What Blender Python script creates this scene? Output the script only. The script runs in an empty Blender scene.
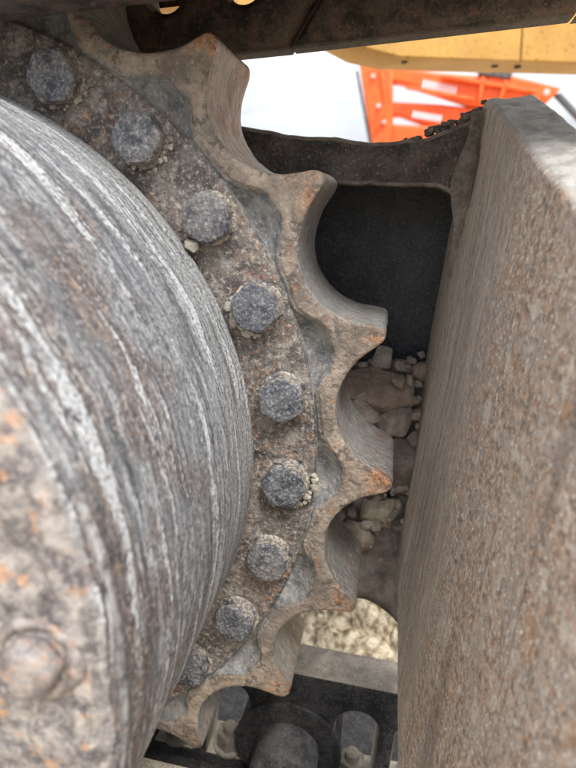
import bpy, bmesh, math, random
import numpy as np
from mathutils import Matrix, Vector

random.seed(7)
rng = np.random.default_rng(7)
scene = bpy.context.scene
COL = scene.collection
RAD = math.radians

# ------------------------------------------------------------------ camera
# metres; origin = centre of the drive sprocket, X along the track, Y along the sprocket axis (away), Z up
cam_d = bpy.data.cameras.new("camera")
cam = bpy.data.objects.new("camera", cam_d); COL.objects.link(cam)
cam.matrix_world = Matrix(((0.9824, 0.0, 0.1866, 0.3328),
                           (0.1790, 0.2839, -0.9420, -0.3534),
                           (-0.0530, 0.9589, 0.2789, 0.1378),
                           (0, 0, 0, 1)))
cam_d.sensor_fit = 'VERTICAL'; cam_d.sensor_height = 36.0; cam_d.sensor_width = 27.0
cam_d.lens = 27.05
cam_d.clip_start = 0.01; cam_d.clip_end = 500
cam_d.dof.use_dof = True; cam_d.dof.focus_distance = 0.40; cam_d.dof.aperture_fstop = 8.0
scene.camera = cam

# ------------------------------------------------------------------ sky + sun (bright overcast)
SUN_DIR = Vector((0.38, -0.50, 0.85)).normalized()      # towards the sun
w = bpy.data.worlds.new("World"); scene.world = w; w.use_nodes = True
nt = w.node_tree; nt.nodes.clear()
sky = nt.nodes.new('ShaderNodeTexSky'); sky.sky_type = 'NISHITA'; sky.sun_disc = False
sky.sun_elevation = math.asin(SUN_DIR.z); sky.sun_rotation = math.atan2(SUN_DIR.x, SUN_DIR.y)
sky.dust_density = 4.0; sky.ozone_density = 1.0
tc = nt.nodes.new('ShaderNodeTexCoord')
mp = nt.nodes.new('ShaderNodeMapping'); mp.inputs['Scale'].default_value = (1.0, 1.0, 3.0)
cl = nt.nodes.new('ShaderNodeTexNoise'); cl.inputs['Scale'].default_value = 2.2
cl.inputs['Detail'].default_value = 6; cl.inputs['Roughness'].default_value = 0.55
cr = nt.nodes.new('ShaderNodeValToRGB')
cr.color_ramp.elements[0].position = 0.25; cr.color_ramp.elements[0].color = (0.72, 0.72, 0.72, 1)
cr.color_ramp.elements[1].position = 0.60; cr.color_ramp.elements[1].color = (1, 1, 1, 1)
mx = nt.nodes.new('ShaderNodeMix'); mx.data_type = 'RGBA'
sx = nt.nodes.new('ShaderNodeSeparateXYZ'); nt.links.new(tc.outputs['Generated'], sx.inputs[0])
gz = nt.nodes.new('ShaderNodeMapRange'); gz.inputs['From Min'].default_value = 0; gz.inputs['From Max'].default_value = 1
gz.inputs['To Min'].default_value = 0.22; gz.inputs['To Max'].default_value = 1.42        # CIE overcast sky, brightest overhead
nt.links.new(sx.outputs['Z'], gz.inputs['Value'])
cl2 = nt.nodes.new('ShaderNodeTexNoise'); cl2.inputs['Scale'].default_value = 5.0; cl2.inputs['Detail'].default_value = 7
nt.links.new(mp.outputs['Vector'], cl2.inputs['Vector'])
cm = nt.nodes.new('ShaderNodeMapRange'); cm.inputs['From Min'].default_value = .3; cm.inputs['From Max'].default_value = .7
cm.inputs['To Min'].default_value = .78; cm.inputs['To Max'].default_value = 1.18; nt.links.new(cl2.outputs['Fac'], cm.inputs['Value'])
gm = nt.nodes.new('ShaderNodeMath'); gm.operation = 'MULTIPLY'; nt.links.new(gz.outputs[0], gm.inputs[0]); nt.links.new(cm.outputs[0], gm.inputs[1])
vm = nt.nodes.new('ShaderNodeVectorMath'); vm.operation = 'SCALE'; vm.inputs[0].default_value = (8.9, 9.2, 9.6)   # cloud layer luminance
nt.links.new(gm.outputs[0], vm.inputs['Scale']); nt.links.new(vm.outputs[0], mx.inputs['B'])
bg = nt.nodes.new('ShaderNodeBackground'); bg.inputs['Strength'].default_value = 0.10
ow = nt.nodes.new('ShaderNodeOutputWorld')
L = nt.links.new
L(tc.outputs['Generated'], mp.inputs['Vector']); L(mp.outputs['Vector'], cl.inputs['Vector'])
L(cl.outputs['Fac'], cr.inputs['Fac']); L(cr.outputs['Color'], mx.inputs['Factor'])
L(sky.outputs['Color'], mx.inputs['A']); L(mx.outputs['Result'], bg.inputs['Color']); L(bg.outputs[0], ow.inputs['Surface'])

sun_d = bpy.data.lights.new("sun", 'SUN'); sun_d.energy = 1.5; sun_d.angle = RAD(18); sun_d.color = (1.0, 0.97, 0.92)
sun = bpy.data.objects.new("sun", sun_d); COL.objects.link(sun)
sun.rotation_euler = SUN_DIR.to_track_quat('Z', 'Y').to_euler()

scene.view_settings.view_transform = 'Standard'; scene.view_settings.look = 'None'
scene.view_settings.gamma = 1.0; scene.view_settings.use_curve_mapping = False
scene.view_settings.exposure = 1.6

# ------------------------------------------------------------------ numpy noise
def _hash(ix, iy, iz, seed):
    h = (ix.astype(np.int64) * 374761393 + iy.astype(np.int64) * 668265263 + iz.astype(np.int64) * 2147483647 + seed * 974634777) & 0xFFFFFFFF
    h = ((h ^ (h >> 13)) * 1274126177) & 0xFFFFFFFF
    h = h ^ (h >> 16)
    return (h & 0xFFFF) / 65535.0
def vnoise(P, seed=0):
    P = np.asarray(P, float); i = np.floor(P); f = P - i; f = f * f * (3 - 2 * f); i = i.astype(np.int64)
    r = 0
    for dx in (0, 1):
        wx = f[..., 0] if dx else 1 - f[..., 0]
        for dy in (0, 1):
            wy = f[..., 1] if dy else 1 - f[..., 1]
            for dz in (0, 1):
                wz = f[..., 2] if dz else 1 - f[..., 2]
                r = r + wx * wy * wz * _hash(i[..., 0] + dx, i[..., 1] + dy, i[..., 2] + dz, seed)
    return r * 2 - 1
def fbm(P, seed=0, oct=4, gain=0.5):
    P = np.asarray(P, float); a = 1.0; s = 0; t = 0
    for k in range(oct):
        s = s + a * vnoise(P * (2.03 ** k) + 17.3 * k, seed + k * 13); t += a; a *= gain
    return s / t

# ------------------------------------------------------------------ object helpers
def link_obj(o, parent=None):
    COL.objects.link(o)
    if parent: o.parent = parent
    return o
def empty(name, loc=(0, 0, 0)):
    o = bpy.data.objects.new(name, None); o.location = loc; o.empty_display_size = 0.05
    return link_obj(o)
def tag(o, label, cat, group=None):
    o['label'] = label; o['category'] = cat
    if group: o['group'] = group
    return o
def kind(o, k): o['kind'] = k; return o
def mesh_obj(name, me, mat, parent=None, loc=None, smooth=True):
    o = bpy.data.objects.new(name, me); link_obj(o, parent)
    if mat is not None and len(me.materials) == 0: me.materials.append(mat)
    if loc is not None: o.location = loc
    if smooth: me.shade_smooth()
    return o
def np_mesh(name, V, F, attrs=None):
    me = bpy.data.meshes.new(name)
    V = np.asarray(V, np.float32).reshape(-1, 3); F = np.asarray(F, np.int32)
    n = len(F); k = F.shape[1]
    me.vertices.add(len(V)); me.vertices.foreach_set('co', V.ravel())
    me.loops.add(n * k); me.loops.foreach_set('vertex_index', F.ravel())
    me.polygons.add(n); me.polygons.foreach_set('loop_start', np.arange(0, n * k, k, dtype=np.int32))
    me.update(calc_edges=True); me.validate()
    for a, v in (attrs or {}).items():
        v = np.asarray(v, np.float32)
        if v.ndim == 2:
            at = me.attributes.new(a, 'FLOAT_VECTOR', 'POINT'); at.data.foreach_set('vector', v.ravel())
        else:
            at = me.attributes.new(a, 'FLOAT', 'POINT'); at.data.foreach_set('value', v.ravel())
    return me
def grid_faces(nr, nc, closed=False, flip=False):
    j = np.arange(nc if closed else nc - 1); i = np.arange(nr - 1)
    I, J = np.meshgrid(i, j, indexing='ij'); J2 = (J + 1) % nc
    F = np.stack([I * nc + J, I * nc + J2, (I + 1) * nc + J2, (I + 1) * nc + J], -1).reshape(-1, 4)
    return F[:, ::-1] if flip else F
def bm_mesh(name, bm, bevel=0, seg=2, angle=35):
    if bevel:
        ed = [e for e in bm.edges if len(e.link_faces) == 2 and e.calc_face_angle(0) > RAD(angle)]
        bmesh.ops.bevel(bm, geom=ed, offset=bevel, segments=seg, profile=0.6, affect='EDGES', clamp_overlap=True)
    bmesh.ops.recalc_face_normals(bm, faces=bm.faces)
    me = bpy.data.meshes.new(name); bm.to_mesh(me); bm.free(); return me
def flat_shape(name, outlines, y0, y1, bevel=0.0, res=12):
    """outlines: list of closed (x,z) rings, the first the outer one, others holes; extruded along Y from y0 to y1"""
    cu = bpy.data.curves.new(name, 'CURVE'); cu.dimensions = '2D'; cu.fill_mode = 'BOTH'
    for ring in outlines:
        sp = cu.splines.new('POLY'); sp.points.add(len(ring) - 1); sp.use_cyclic_u = True
        for pt, (x, z) in zip(sp.points, ring): pt.co = (x, z, 0, 1)
    cu.extrude = abs(y1 - y0) / 2 - bevel; cu.bevel_depth = bevel; cu.bevel_resolution = 3 if bevel > .005 else 1; cu.offset = -bevel
    o = bpy.data.objects.new(name, cu); COL.objects.link(o)
    dg = bpy.context.evaluated_depsgraph_get()
    me = bpy.data.meshes.new_from_object(o.evaluated_get(dg))
    bpy.data.objects.remove(o); bpy.data.curves.remove(cu)
    me.name = name
    n = len(me.vertices); co = np.empty(n * 3, np.float32); me.vertices.foreach_get('co', co); co = co.reshape(-1, 3)
    out = np.stack([co[:, 0], (y0 + y1) / 2 - co[:, 2], co[:, 1]], 1)
    me.vertices.foreach_set('co', out.ravel()); me.update()
    bm = bmesh.new(); bm.from_mesh(me); bmesh.ops.remove_doubles(bm, verts=bm.verts, dist=1e-5)
    bmesh.ops.recalc_face_normals(bm, faces=bm.faces); bm.to_mesh(me); bm.free()
    me.materials.clear()
    return me
def smooth_angle(me, a=35):
    me.shade_smooth()
    bm = bmesh.new(); bm.from_mesh(me)
    for e in bm.edges:
        e.smooth = not (len(e.link_faces) == 2 and e.calc_face_angle(0) > RAD(a))
    bm.to_mesh(me); bm.free()

# ------------------------------------------------------------------ material helpers
class Mat:
    def __init__(s, name, rough=0.7, metal=0.0, spec=0.4):
        s.m = bpy.data.materials.new(name); s.m.use_nodes = True; s.t = s.m.node_tree; s.t.nodes.clear()
        s.b = s.t.nodes.new('ShaderNodeBsdfPrincipled'); s.o = s.t.nodes.new('ShaderNodeOutputMaterial')
        s.t.links.new(s.b.outputs[0], s.o.inputs[0])
        s.b.inputs['Roughness'].default_value = rough; s.b.inputs['Metallic'].default_value = metal
        s.b.inputs['Specular IOR Level'].default_value = spec
        s._obj = None
    def N(s, t): return s.t.nodes.new(t)
    def set(s, sock, v):
        if hasattr(v, 'is_output') or isinstance(v, bpy.types.NodeSocket): s.t.links.new(v, sock)
        elif isinstance(v, (tuple, list)):
            d = sock.default_value
            sock.default_value = tuple(v) + ((1,) if len(d) == 4 and len(v) == 3 else ())
        else: sock.default_value = v
    def obj(s):
        if s._obj is None: s._obj = s.N('ShaderNodeTexCoord').outputs['Object']
        return s._obj
    def attr(s, n, vec=False):
        a = s.N('ShaderNodeAttribute'); a.attribute_name = n; return a.outputs['Vector' if vec else 'Fac']
    def scale(s, v, xyz, loc=(0, 0, 0)):
        n = s.N('ShaderNodeMapping'); s.set(n.inputs['Vector'], v); n.inputs['Scale'].default_value = xyz; n.inputs['Location'].default_value = loc
        return n.outputs[0]
    def noise(s, sc, det=5, ro=0.6, v=None, dist=0.0):
        n = s.N('ShaderNodeTexNoise'); s.set(n.inputs['Vector'], v if v is not None else s.obj())
        n.inputs['Scale'].default_value = sc; n.inputs['Detail'].default_value = det; n.inputs['Roughness'].default_value = ro
        n.inputs['Distortion'].default_value = dist
        return n.outputs['Fac']
    def noisec(s, sc, det=3, v=None):
        n = s.N('ShaderNodeTexNoise'); s.set(n.inputs['Vector'], v if v is not None else s.obj())
        n.inputs['Scale'].default_value = sc; n.inputs['Detail'].default_value = det
        return n.outputs['Color']
    def voro(s, sc, v=None, feat='F1'):
        n = s.N('ShaderNodeTexVoronoi'); n.feature = feat; s.set(n.inputs['Vector'], v if v is not None else s.obj())
        n.inputs['Scale'].default_value = sc; return n.outputs['Distance']
    def ramp(s, f, lo, hi, smooth=True):
        n = s.N('ShaderNodeMapRange'); n.interpolation_type = 'SMOOTHSTEP' if smooth else 'LINEAR'
        s.set(n.inputs['Value'], f); n.inputs['From Min'].default_value = lo; n.inputs['From Max'].default_value = hi
        return n.outputs[0]
    def mul(s, a, b, op='MULTIPLY'):
        n = s.N('ShaderNodeMath'); n.operation = op; s.set(n.inputs[0], a); s.set(n.inputs[1], b); return n.outputs[0]
    def add(s, a, b): return s.mul(a, b, 'ADD')
    def vadd(s, a, b, op='ADD'):
        n = s.N('ShaderNodeVectorMath'); n.operation = op; s.set(n.inputs[0], a); s.set(n.inputs[1], b); return n.outputs[0]
    def mix(s, f, a, b, bt='MIX'):
        n = s.N('ShaderNodeMix'); n.data_type = 'RGBA'; n.blend_type = bt
        s.set(n.inputs['Factor'], f); s.set(n.inputs['A'], a); s.set(n.inputs['B'], b); return n.outputs['Result']
    def color(s, c): s.set(s.b.inputs['Base Color'], c)
    def rough(s, r): s.set(s.b.inputs['Roughness'], r)
    def bump(s, h, strength=0.5, dist=0.001, prev=None):
        n = s.N('ShaderNodeBump'); n.inputs['Strength'].default_value = strength; n.inputs['Distance'].default_value = dist
        s.set(n.inputs['Height'], h)
        if prev is not None: s.set(n.inputs['Normal'], prev)
        s.set(s.b.inputs['Normal'], n.outputs[0]); return n.outputs[0]

def mat_sprocket():
    m = Mat('cast_steel_rusty', 0.62, 0.0, 0.45)
    rim, rec, tip, fl = m.attr('rim'), m.attr('recess'), m.attr('tip'), m.attr('flank')
    n1 = m.noise(38, 6, .62); n2 = m.noise(150, 6, .68); n3 = m.noise(560, 4, .75); n4 = m.noise(14, 4, .55, dist=.6)
    n5 = m.noise(75, 6, .7, dist=.5); v = m.voro(210)
    nb = m.noise(300, 5, .72, v=m.scale(m.obj(), (1, 1, 1), (.7, .3, .9)))
    # flange: brown rust scale with grey and dust grains
    c = m.mix(m.ramp(n1, .38, .60), (.066, .056, .053), (.155, .135, .122))
    c = m.mix(m.mul(m.mul(m.ramp(n2, .51, .61), m.ramp(n4, .44, .60)), .8), c, (.235, .112, .060))
    c = m.mix(m.mul(m.ramp(n5, .50, .64), .80), c, (.255, .230, .205))
    c = m.mix(m.mul(m.ramp(nb, .53, .62), .80), c, (.38, .34, .29))
    c = m.mix(m.mul(m.ramp(nb, .45, .36), .85), c, (.030, .026, .026))
    c = m.mix(m.mul(m.ramp(n3, .58, .68), .6), c, (.46, .42, .36))
    # recessed grey paint
    g = m.mix(m.ramp(n5, .36, .62), (.105, .108, .112), (.215, .212, .205))
    g = m.mix(m.mul(m.ramp(nb, .53, .64), .6), g, (.36, .36, .35))
    g = m.mix(m.mul(m.ramp(nb, .45, .36), .6), g, (.05, .052, .056))
    g = m.mix(m.mul(m.ramp(n2, .50, .62), .65), g, (.205, .180, .150))
    g = m.mix(m.mul(m.ramp(n1, .52, .62), .6), g, (.30, .285, .26))
    c = m.mix(m.ramp(m.add(rec, m.mul(m.add(n2, -.5), 1.6)), .25, .75), c, g)
    # rim: tan dried mud with dark worn patches
    r = m.mix(m.ramp(n1, .36, .62), (.130, .104, .085), (.325, .266, .210))
    r = m.mix(m.mul(m.ramp(n5, .53, .60), .85), r, (.085, .066, .056))
    r = m.mix(m.mul(m.ramp(n2, .44, .36), .75), r, (.26, .135, .065))
    r = m.mix(m.mul(m.ramp(nb, .54, .66), .40), r, (.48, .43, .35))
    r = m.mix(m.mul(m.ramp(nb, .43, .34), .50), r, (.090, .072, .062))
    r = m.mix(m.mul(m.ramp(n4, .52, .62), .55), r, (.150, .125, .112))
    rimx = m.ramp(m.add(rim, m.mul(m.add(n2, -.5), 1.4)), .35, .65)
    c = m.mix(rimx, c, r)
    # flanks: rubbed steel with fine scratches
    fc = m.attr('fco', True); f1 = m.noise(1, 5, .70, v=m.scale(fc, (110, 650, 1))); f2 = m.noise(1, 5, .64, v=m.scale(fc, (50, 90, 1)))
    k = m.mix(m.ramp(f1, .38, .64), (.23, .225, .22), (.50, .49, .47))
    k = m.mix(m.mul(m.ramp(f2, .47, .62), .75), k, (.165, .135, .105))
    k = m.mix(m.mul(m.ramp(n5, .57, .66), .6), k, (.36, .35, .34))
    k = m.mix(m.mul(m.ramp(nb, .55, .64), .5), k, (.070, .062, .056))
    flx = m.ramp(m.add(fl, m.mul(m.add(n2, -.5), 1.0)), .35, .65)
    c = m.mix(flx, c, k)
    # orange rust at the tips
    tr = m.mix(m.ramp(nb, .40, .60), (.150, .070, .038), (.43, .20, .085))
    tr = m.mix(m.mul(m.ramp(n3, .54, .64), .7), tr, (.42, .36, .28))
    tm = m.mul(m.ramp(m.mul(m.add(n1, n2), .5), .47, .54), tip)
    c = m.mix(m.mul(m.mul(tm, m.ramp(n4, .32, .50)), .9), c, tr)
    m.color(c)
    m.rough(m.mix(flx, m.add(.46, m.mul(n2, .35)), m.add(.22, m.mul(n5, .40))))
    m.set(m.b.inputs['Metallic'], m.mul(m.mul(flx, m.ramp(f2, .62, .46)), .55))
    h = m.add(m.mul(n2, 1.0), m.mul(nb, .8)); h = m.add(h, m.mul(m.ramp(v, 0, .5), .2))
    m.bump(h, .75, .0022)
    return m.m

def mat_drum():
    m = Mat('drum_mud_streaked', 0.72, 0.0, 0.35)
    co = m.attr('co', True)                                  # x: metres round the drum, y: metres along it
    wob = m.vadd(co, m.vadd(m.scale(m.noisec(9, 3, v=co), (0, .022, 0)), (0, -.011, 0)))
    wob2 = m.vadd(wob, m.vadd(m.scale(m.noisec(45, 4, v=co), (0, .009, 0)), (0, -.0045, 0)))
    sv = m.N('ShaderNodeSeparateXYZ'); m.set(sv.inputs[0], co); y = sv.outputs['Y']      # 0 at the sprocket, -.21 at the rim
    s1 = m.noise(1, 5, .62, v=m.scale(wob2, (4.5, 72, 1)))                                   # broad streaks
    s2 = m.noise(1, 6, .70, v=m.scale(wob2, (16, 190, 1)))                               # fine streaks
    s3 = m.noise(1, 5, .75, v=m.scale(wob2, (330, 720, 1)))
    g1 = m.noise(480, 4, .75, v=co); g2 = m.noise(85, 6, .68, v=co); g3 = m.noise(18, 5, .6, v=co); g4 = m.noise(200, 5, .72, v=co)
    br = m.mix(m.ramp(g2, .38, .60), (.068, .053, .053), (.185, .142, .125))
    br = m.mix(m.mul(m.ramp(g4, .54, .63), .8), br, (.38, .275, .190))
    br = m.mix(m.mul(m.ramp(g1, .54, .65), .7), br, (.42, .39, .37))
    br = m.mix(m.mul(m.ramp(g1, .44, .35), .7), br, (.030, .026, .028))
    gr = m.mix(m.ramp(s2, .30, .70), (.085, .092, .107), (.31, .32, .338))
    gr = m.mix(m.mul(m.ramp(s3, .52, .64), .42), gr, (.50, .50, .50))
    gr = m.mix(m.mul(m.ramp(s3, .45, .35), .45), gr, (.060, .062, .070))
    gg = m.mix(m.ramp(g4, .38, .62), (.072, .077, .089), (.35, .357, .368))
    gg = m.mix(m.mul(m.ramp(m.noise(330, 5, .75, v=m.scale(co, (.6, 1, 1))), .52, .61), .8), gg, (.60, .595, .58))
    gr = m.mix(m.mul(m.ramp(m.noise(26, 5, .6, v=m.scale(wob, (.45, 1.6, 1))), .42, .56), .75), gr, gg)
    brown = m.ramp(m.add(m.add(m.mul(y, -2.6), m.mul(g3, 1.3)), m.mul(s1, .8)), 1.26, 1.62)
    c = m.mix(m.mul(brown, .92), gr, br)
    brk = m.ramp(m.add(m.mul(g4, .5), m.mul(s2, .5)), .40, .54)
    absd = lambda x, c0: m.mul(m.mul(x, c0, 'SUBTRACT'), 0.0, 'ABSOLUTE')
    sB = m.noise(1, 4, .58, v=m.scale(wob2, (5.5, 60, 1), (3.3, 1.7, 0)))
    l1 = m.ramp(absd(s1, .555), .022, .005); l2 = m.ramp(absd(sB, .50), .016, .004); l3 = m.ramp(absd(sB, .595), .018, .004)
    lines = m.mul(m.mul(l1, l3, 'MAXIMUM'), m.mul(l2, .8), 'MAXIMUM')
    broad = m.mul(m.ramp(m.add(m.mul(s1, .75), m.mul(g4, .25)), .535, .575), m.ramp(m.add(m.mul(s3, .5), m.mul(g1, .5)), .36, .50))
    white = m.mul(broad, m.mul(m.mul(lines, .8), m.mul(brk, m.ramp(m.noise(11, 3, .5, v=m.scale(co, (1, 1, 1), (5, 2, 0))), .38, .52))), 'MAXIMUM')
    c = m.mix(m.mul(m.ramp(m.add(y, m.mul(m.add(g2, -.5), .06)), -.085, -.008), .62), c, m.mix(m.ramp(g1, .36, .62), (.17, .172, .178), (.52, .515, .50)))
    c = m.mix(m.mul(m.ramp(g4, .58, .66), m.mul(m.ramp(g3, .50, .62), .7)), c, (.36, .19, .10))
    c = m.mix(m.mul(white, .88), c, m.mix(m.ramp(g1, .36, .60), (.36, .38, .405), (.66, .675, .685)))
    dark = m.mul(m.ramp(s1, .45, .39), m.ramp(s2, .60, .42))
    c = m.mix(m.mul(dark, .70), c, (.052, .051, .056))
    c = m.mix(m.mul(m.ramp(g1, .56, .66), .5), c, (.56, .56, .56))
    c = m.mix(m.mul(m.ramp(g1, .46, .37), .75), c, (.040, .040, .045))
    # crust on the front cover
    fr = m.attr('front')
    f = m.mix(m.ramp(g2, .36, .62), (.125, .112, .115), (.36, .325, .305))
    o2 = m.scale(m.obj(), (1, 1, 1), (3, 1, 2))
    f = m.mix(m.mul(m.ramp(m.noise(110, 5, .65), .53, .64), .55), f, (.54, .49, .43))
    f = m.mix(m.mul(m.ramp(m.noise(130, 5, .7, v=o2), .53, .62), .65), f, (.060, .048, .058))
    f = m.mix(m.mul(m.ramp(m.noise(85, 5, .68), .555, .63), .75), f, (.48, .26, .14))
    f = m.mix(m.mul(m.ramp(g1, .54, .64), .5), f, (.52, .48, .44))
    fm = m.ramp(m.add(fr, m.mul(m.add(g2, -.5), 1.2)), .3, .7)
    c = m.mix(m.mul(fm, fr), c, f)
    ln = m.attr('line')
    c = m.mix(m.mul(m.mul(ln, m.ramp(g2, .42, .54)), .8), c, (.52, .535, .545))
    m.color(c); m.rough(m.add(.55, m.mul(g1, .3)))
    h = m.add(m.add(m.mul(s2, .8), m.mul(g1, .4)), m.add(m.mul(m.ramp(s1, .50, .60), .9), m.mul(g4, .7)))
    m.bump(h, .85, .0024)
    return m.m

def mat_bolt():
    m = Mat('bolt_blue_black', 0.5, 0.0, 0.5)
    oi = m.N('ShaderNodeObjectInfo').outputs['Random']; m._obj = m.vadd(m.obj(), m.vadd((13.1, 7.7, 9.3), oi, 'MULTIPLY'))
    n1 = m.noise(90, 5, .6); n2 = m.noise(480, 4, .75); n3 = m.noise(230, 5, .7); n0 = m.noise(45, 4, .6)
    d = m.mul(m.attr('dust'), 1.0)
    c = m.mix(m.ramp(n1, .37, .62), (.032, .037, .050), (.088, .098, .118))
    c = m.mix(m.mul(m.ramp(n2, .53, .66), .65), c, (.34, .345, .355))
    c = m.mix(m.mul(m.ramp(n3, .55, .64), .6), c, (.27, .265, .26))
    c = m.mix(m.mul(m.ramp(n2, .44, .35), .7), c, (.018, .019, .023))
    dm = m.mix(m.ramp(n2, .42, .62), (.14, .115, .098), (.46, .41, .35))
    c = m.mix(m.mul(d, m.ramp(n1, .36, .52)), c, dm)
    c = m.mix(m.mul(m.ramp(m.add(m.mul(n0, .8), m.mul(oi, .25)), .54, .66), .35), c, m.mix(m.ramp(n2, .4, .62), (.13, .11, .10), (.27, .25, .225)))
    m.color(c); m.bump(m.add(n3, m.mul(n1, .5)), .8, .0020)
    return m.m

def mat_plate():
    m = Mat('frame_plate_rusty', 0.75, 0.0, 0.3)
    co = m.attr('co', True); sv = m.N('ShaderNodeSeparateXYZ'); m.set(sv.inputs[0], co); s = sv.outputs['X']   # metres from the far edge
    wob = m.vadd(co, m.vadd(m.scale(m.noisec(14, 2, v=co), (.010, 0, 0)), (-.005, 0, 0)))
    st = m.noise(1, 5, .65, v=m.scale(wob, (190, 6, 1))); st2 = m.noise(1, 5, .74, v=m.scale(wob, (620, 60, 1)))
    q = m.scale(co, (1, .95, 1))
    g0 = m.noise(36, 5, .6, v=q); g1 = m.noise(150, 5, .70, v=q); g2 = m.noise(420, 5, .74, v=q); g3 = m.noise(1000, 3, .75, v=q)
    a = m.mix(m.ramp(st, .34, .66), (.27, .226, .202), (.50, .43, .378))
    a = m.mix(m.mul(m.ramp(m.noise(1, 5, .75, v=m.scale(wob, (420, 160, 1))), .50, .60), .6), a, (.56, .50, .43))
    a = m.mix(m.mul(m.ramp(st2, .51, .62), .7), a, (.48, .435, .375))
    a = m.mix(m.mul(m.ramp(st2, .45, .37), .6), a, (.080, .068, .064))
    b = m.mix(m.ramp(g1, .38, .60), (.195, .146, .122), (.47, .378, .315))
    b = m.mix(m.mul(m.ramp(m.noise(380, 5, .78, v=m.scale(q, (1, .8, 1), (2, 5, 1))), .53, .60), .9), b, (.56, .27, .11))
    b = m.mix(m.mul(m.ramp(g0, .50, .60), .65), b, (.39, .325, .29))
    b = m.mix(m.mul(m.ramp(m.noise(48, 5, .66, v=m.scale(q, (1, 1, 1), (4, 2, 1))), .55, .65), .55), b, (.42, .235, .130))
    b = m.mix(m.mul(m.ramp(m.noise(62, 5, .66, v=m.scale(q, (1, 1, 1), (1, 7, 1))), .55, .64), .7), b, (.60, .53, .44))
    gm = m.ramp(m.noise(30, 4, .6, v=m.scale(q, (1, .5, 1), (6, 3, 1))), .36, .62)
    b = m.mix(m.mul(m.ramp(m.noise(430, 6, .8, v=m.scale(q, (1, .7, 1), (2, 2, 0))), .53, .60), m.add(.50, m.mul(gm, .45))), b, (.84, .77, .68))
    b = m.mix(m.mul(m.ramp(m.noise(340, 6, .8, v=m.scale(q, (1, .7, 1), (7, 1, 0))), .46, .38), m.add(.85, m.mul(gm, -.35))), b, (.055, .042, .040))
    sc = m.noise(1, 3, .6, v=m.scale(wob, (230, 3.0, 1), (1, 4, 0)))
    b = m.mix(m.mul(m.ramp(sc, .60, .66), .45), b, (.60, .54, .47))
    b = m.mix(m.mul(m.ramp(sc, .40, .34), .45), b, (.10, .080, .074))
    b = m.mix(m.mul(m.ramp(g3, .55, .65), .40), b, (.66, .60, .53))
    gl = m.noise(1, 3, .5, v=m.scale(wob, (26, 2.2, 1)))
    b = m.mix(m.mul(m.ramp(gl, .56, .66), .35), b, (.50, .44, .37))
    b = m.mix(m.mul(m.ramp(gl, .42, .33), .40), b, (.13, .105, .095))
    f = m.ramp(m.add(m.add(s, m.mul(m.add(g0, -.5), .10)), m.mul(m.add(g1, -.5), .10)), .070, .150)
    c = m.mix(f, a, b)
    tp = m.attr('top')
    t = m.mix(m.ramp(m.noise(70, 6, .65), .36, .60), (.25, .238, .218), (.40, .383, .355))
    t = m.mix(m.mul(m.ramp(m.noise(330, 4, .75), .54, .64), .6), t, (.20, .18, .16))
    c = m.mix(tp, c, t)
    m.color(c)
    m.bump(m.add(m.add(m.mul(g2, .6), m.mul(g1, .9)), m.add(m.mul(st, .4), m.mul(sc, .4))), .6, .0024)
    return m.m

def mat_dirty(name, lo, hi, dust, rust=(.16, .075, .04), sc=40, damt=.5, ramt=.5, rough=.7, bump=.6, dust_lo=.55, spec=.4):
    m = Mat(name, rough, 0, spec)
    n1 = m.noise(sc, 6, .62); n2 = m.noise(sc * 4, 5, .66); n3 = m.noise(sc * 11, 4, .7)
    c = m.mix(m.ramp(n1, .38, .62), lo, hi)
    c = m.mix(m.mul(m.ramp(n2, .52, .62), ramt), c, rust)
    c = m.mix(m.mul(m.ramp(n3, .44, .34), .7), c, tuple(.45 * x for x in lo))
    c = m.mix(m.mul(m.ramp(n3, dust_lo, dust_lo + .12), damt), c, dust)
    m.color(c); m.rough(m.add(rough - .12, m.mul(n2, .25)))
    m.bump(m.add(n2, m.mul(n3, .6)), bump, .002)
    return m.m
def mat_rock(name, lo, hi):
    m = Mat(name, .9, 0, .2)
    n1 = m.noise(60, 6, .65); n2 = m.noise(350, 5, .7)
    c = m.mix(m.ramp(n1, .33, .66), lo, hi)
    c = m.mix(m.mul(m.ramp(n2, .55, .68), .5), c, tuple(min(1, 1.5 * x) for x in hi))
    c = m.mix(m.mul(m.ramp(n2, .42, .32), .5), c, tuple(.5 * x for x in lo))
    m.color(c); m.bump(m.add(n1, m.mul(n2, .7)), .9, .0035)
    return m.m

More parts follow.
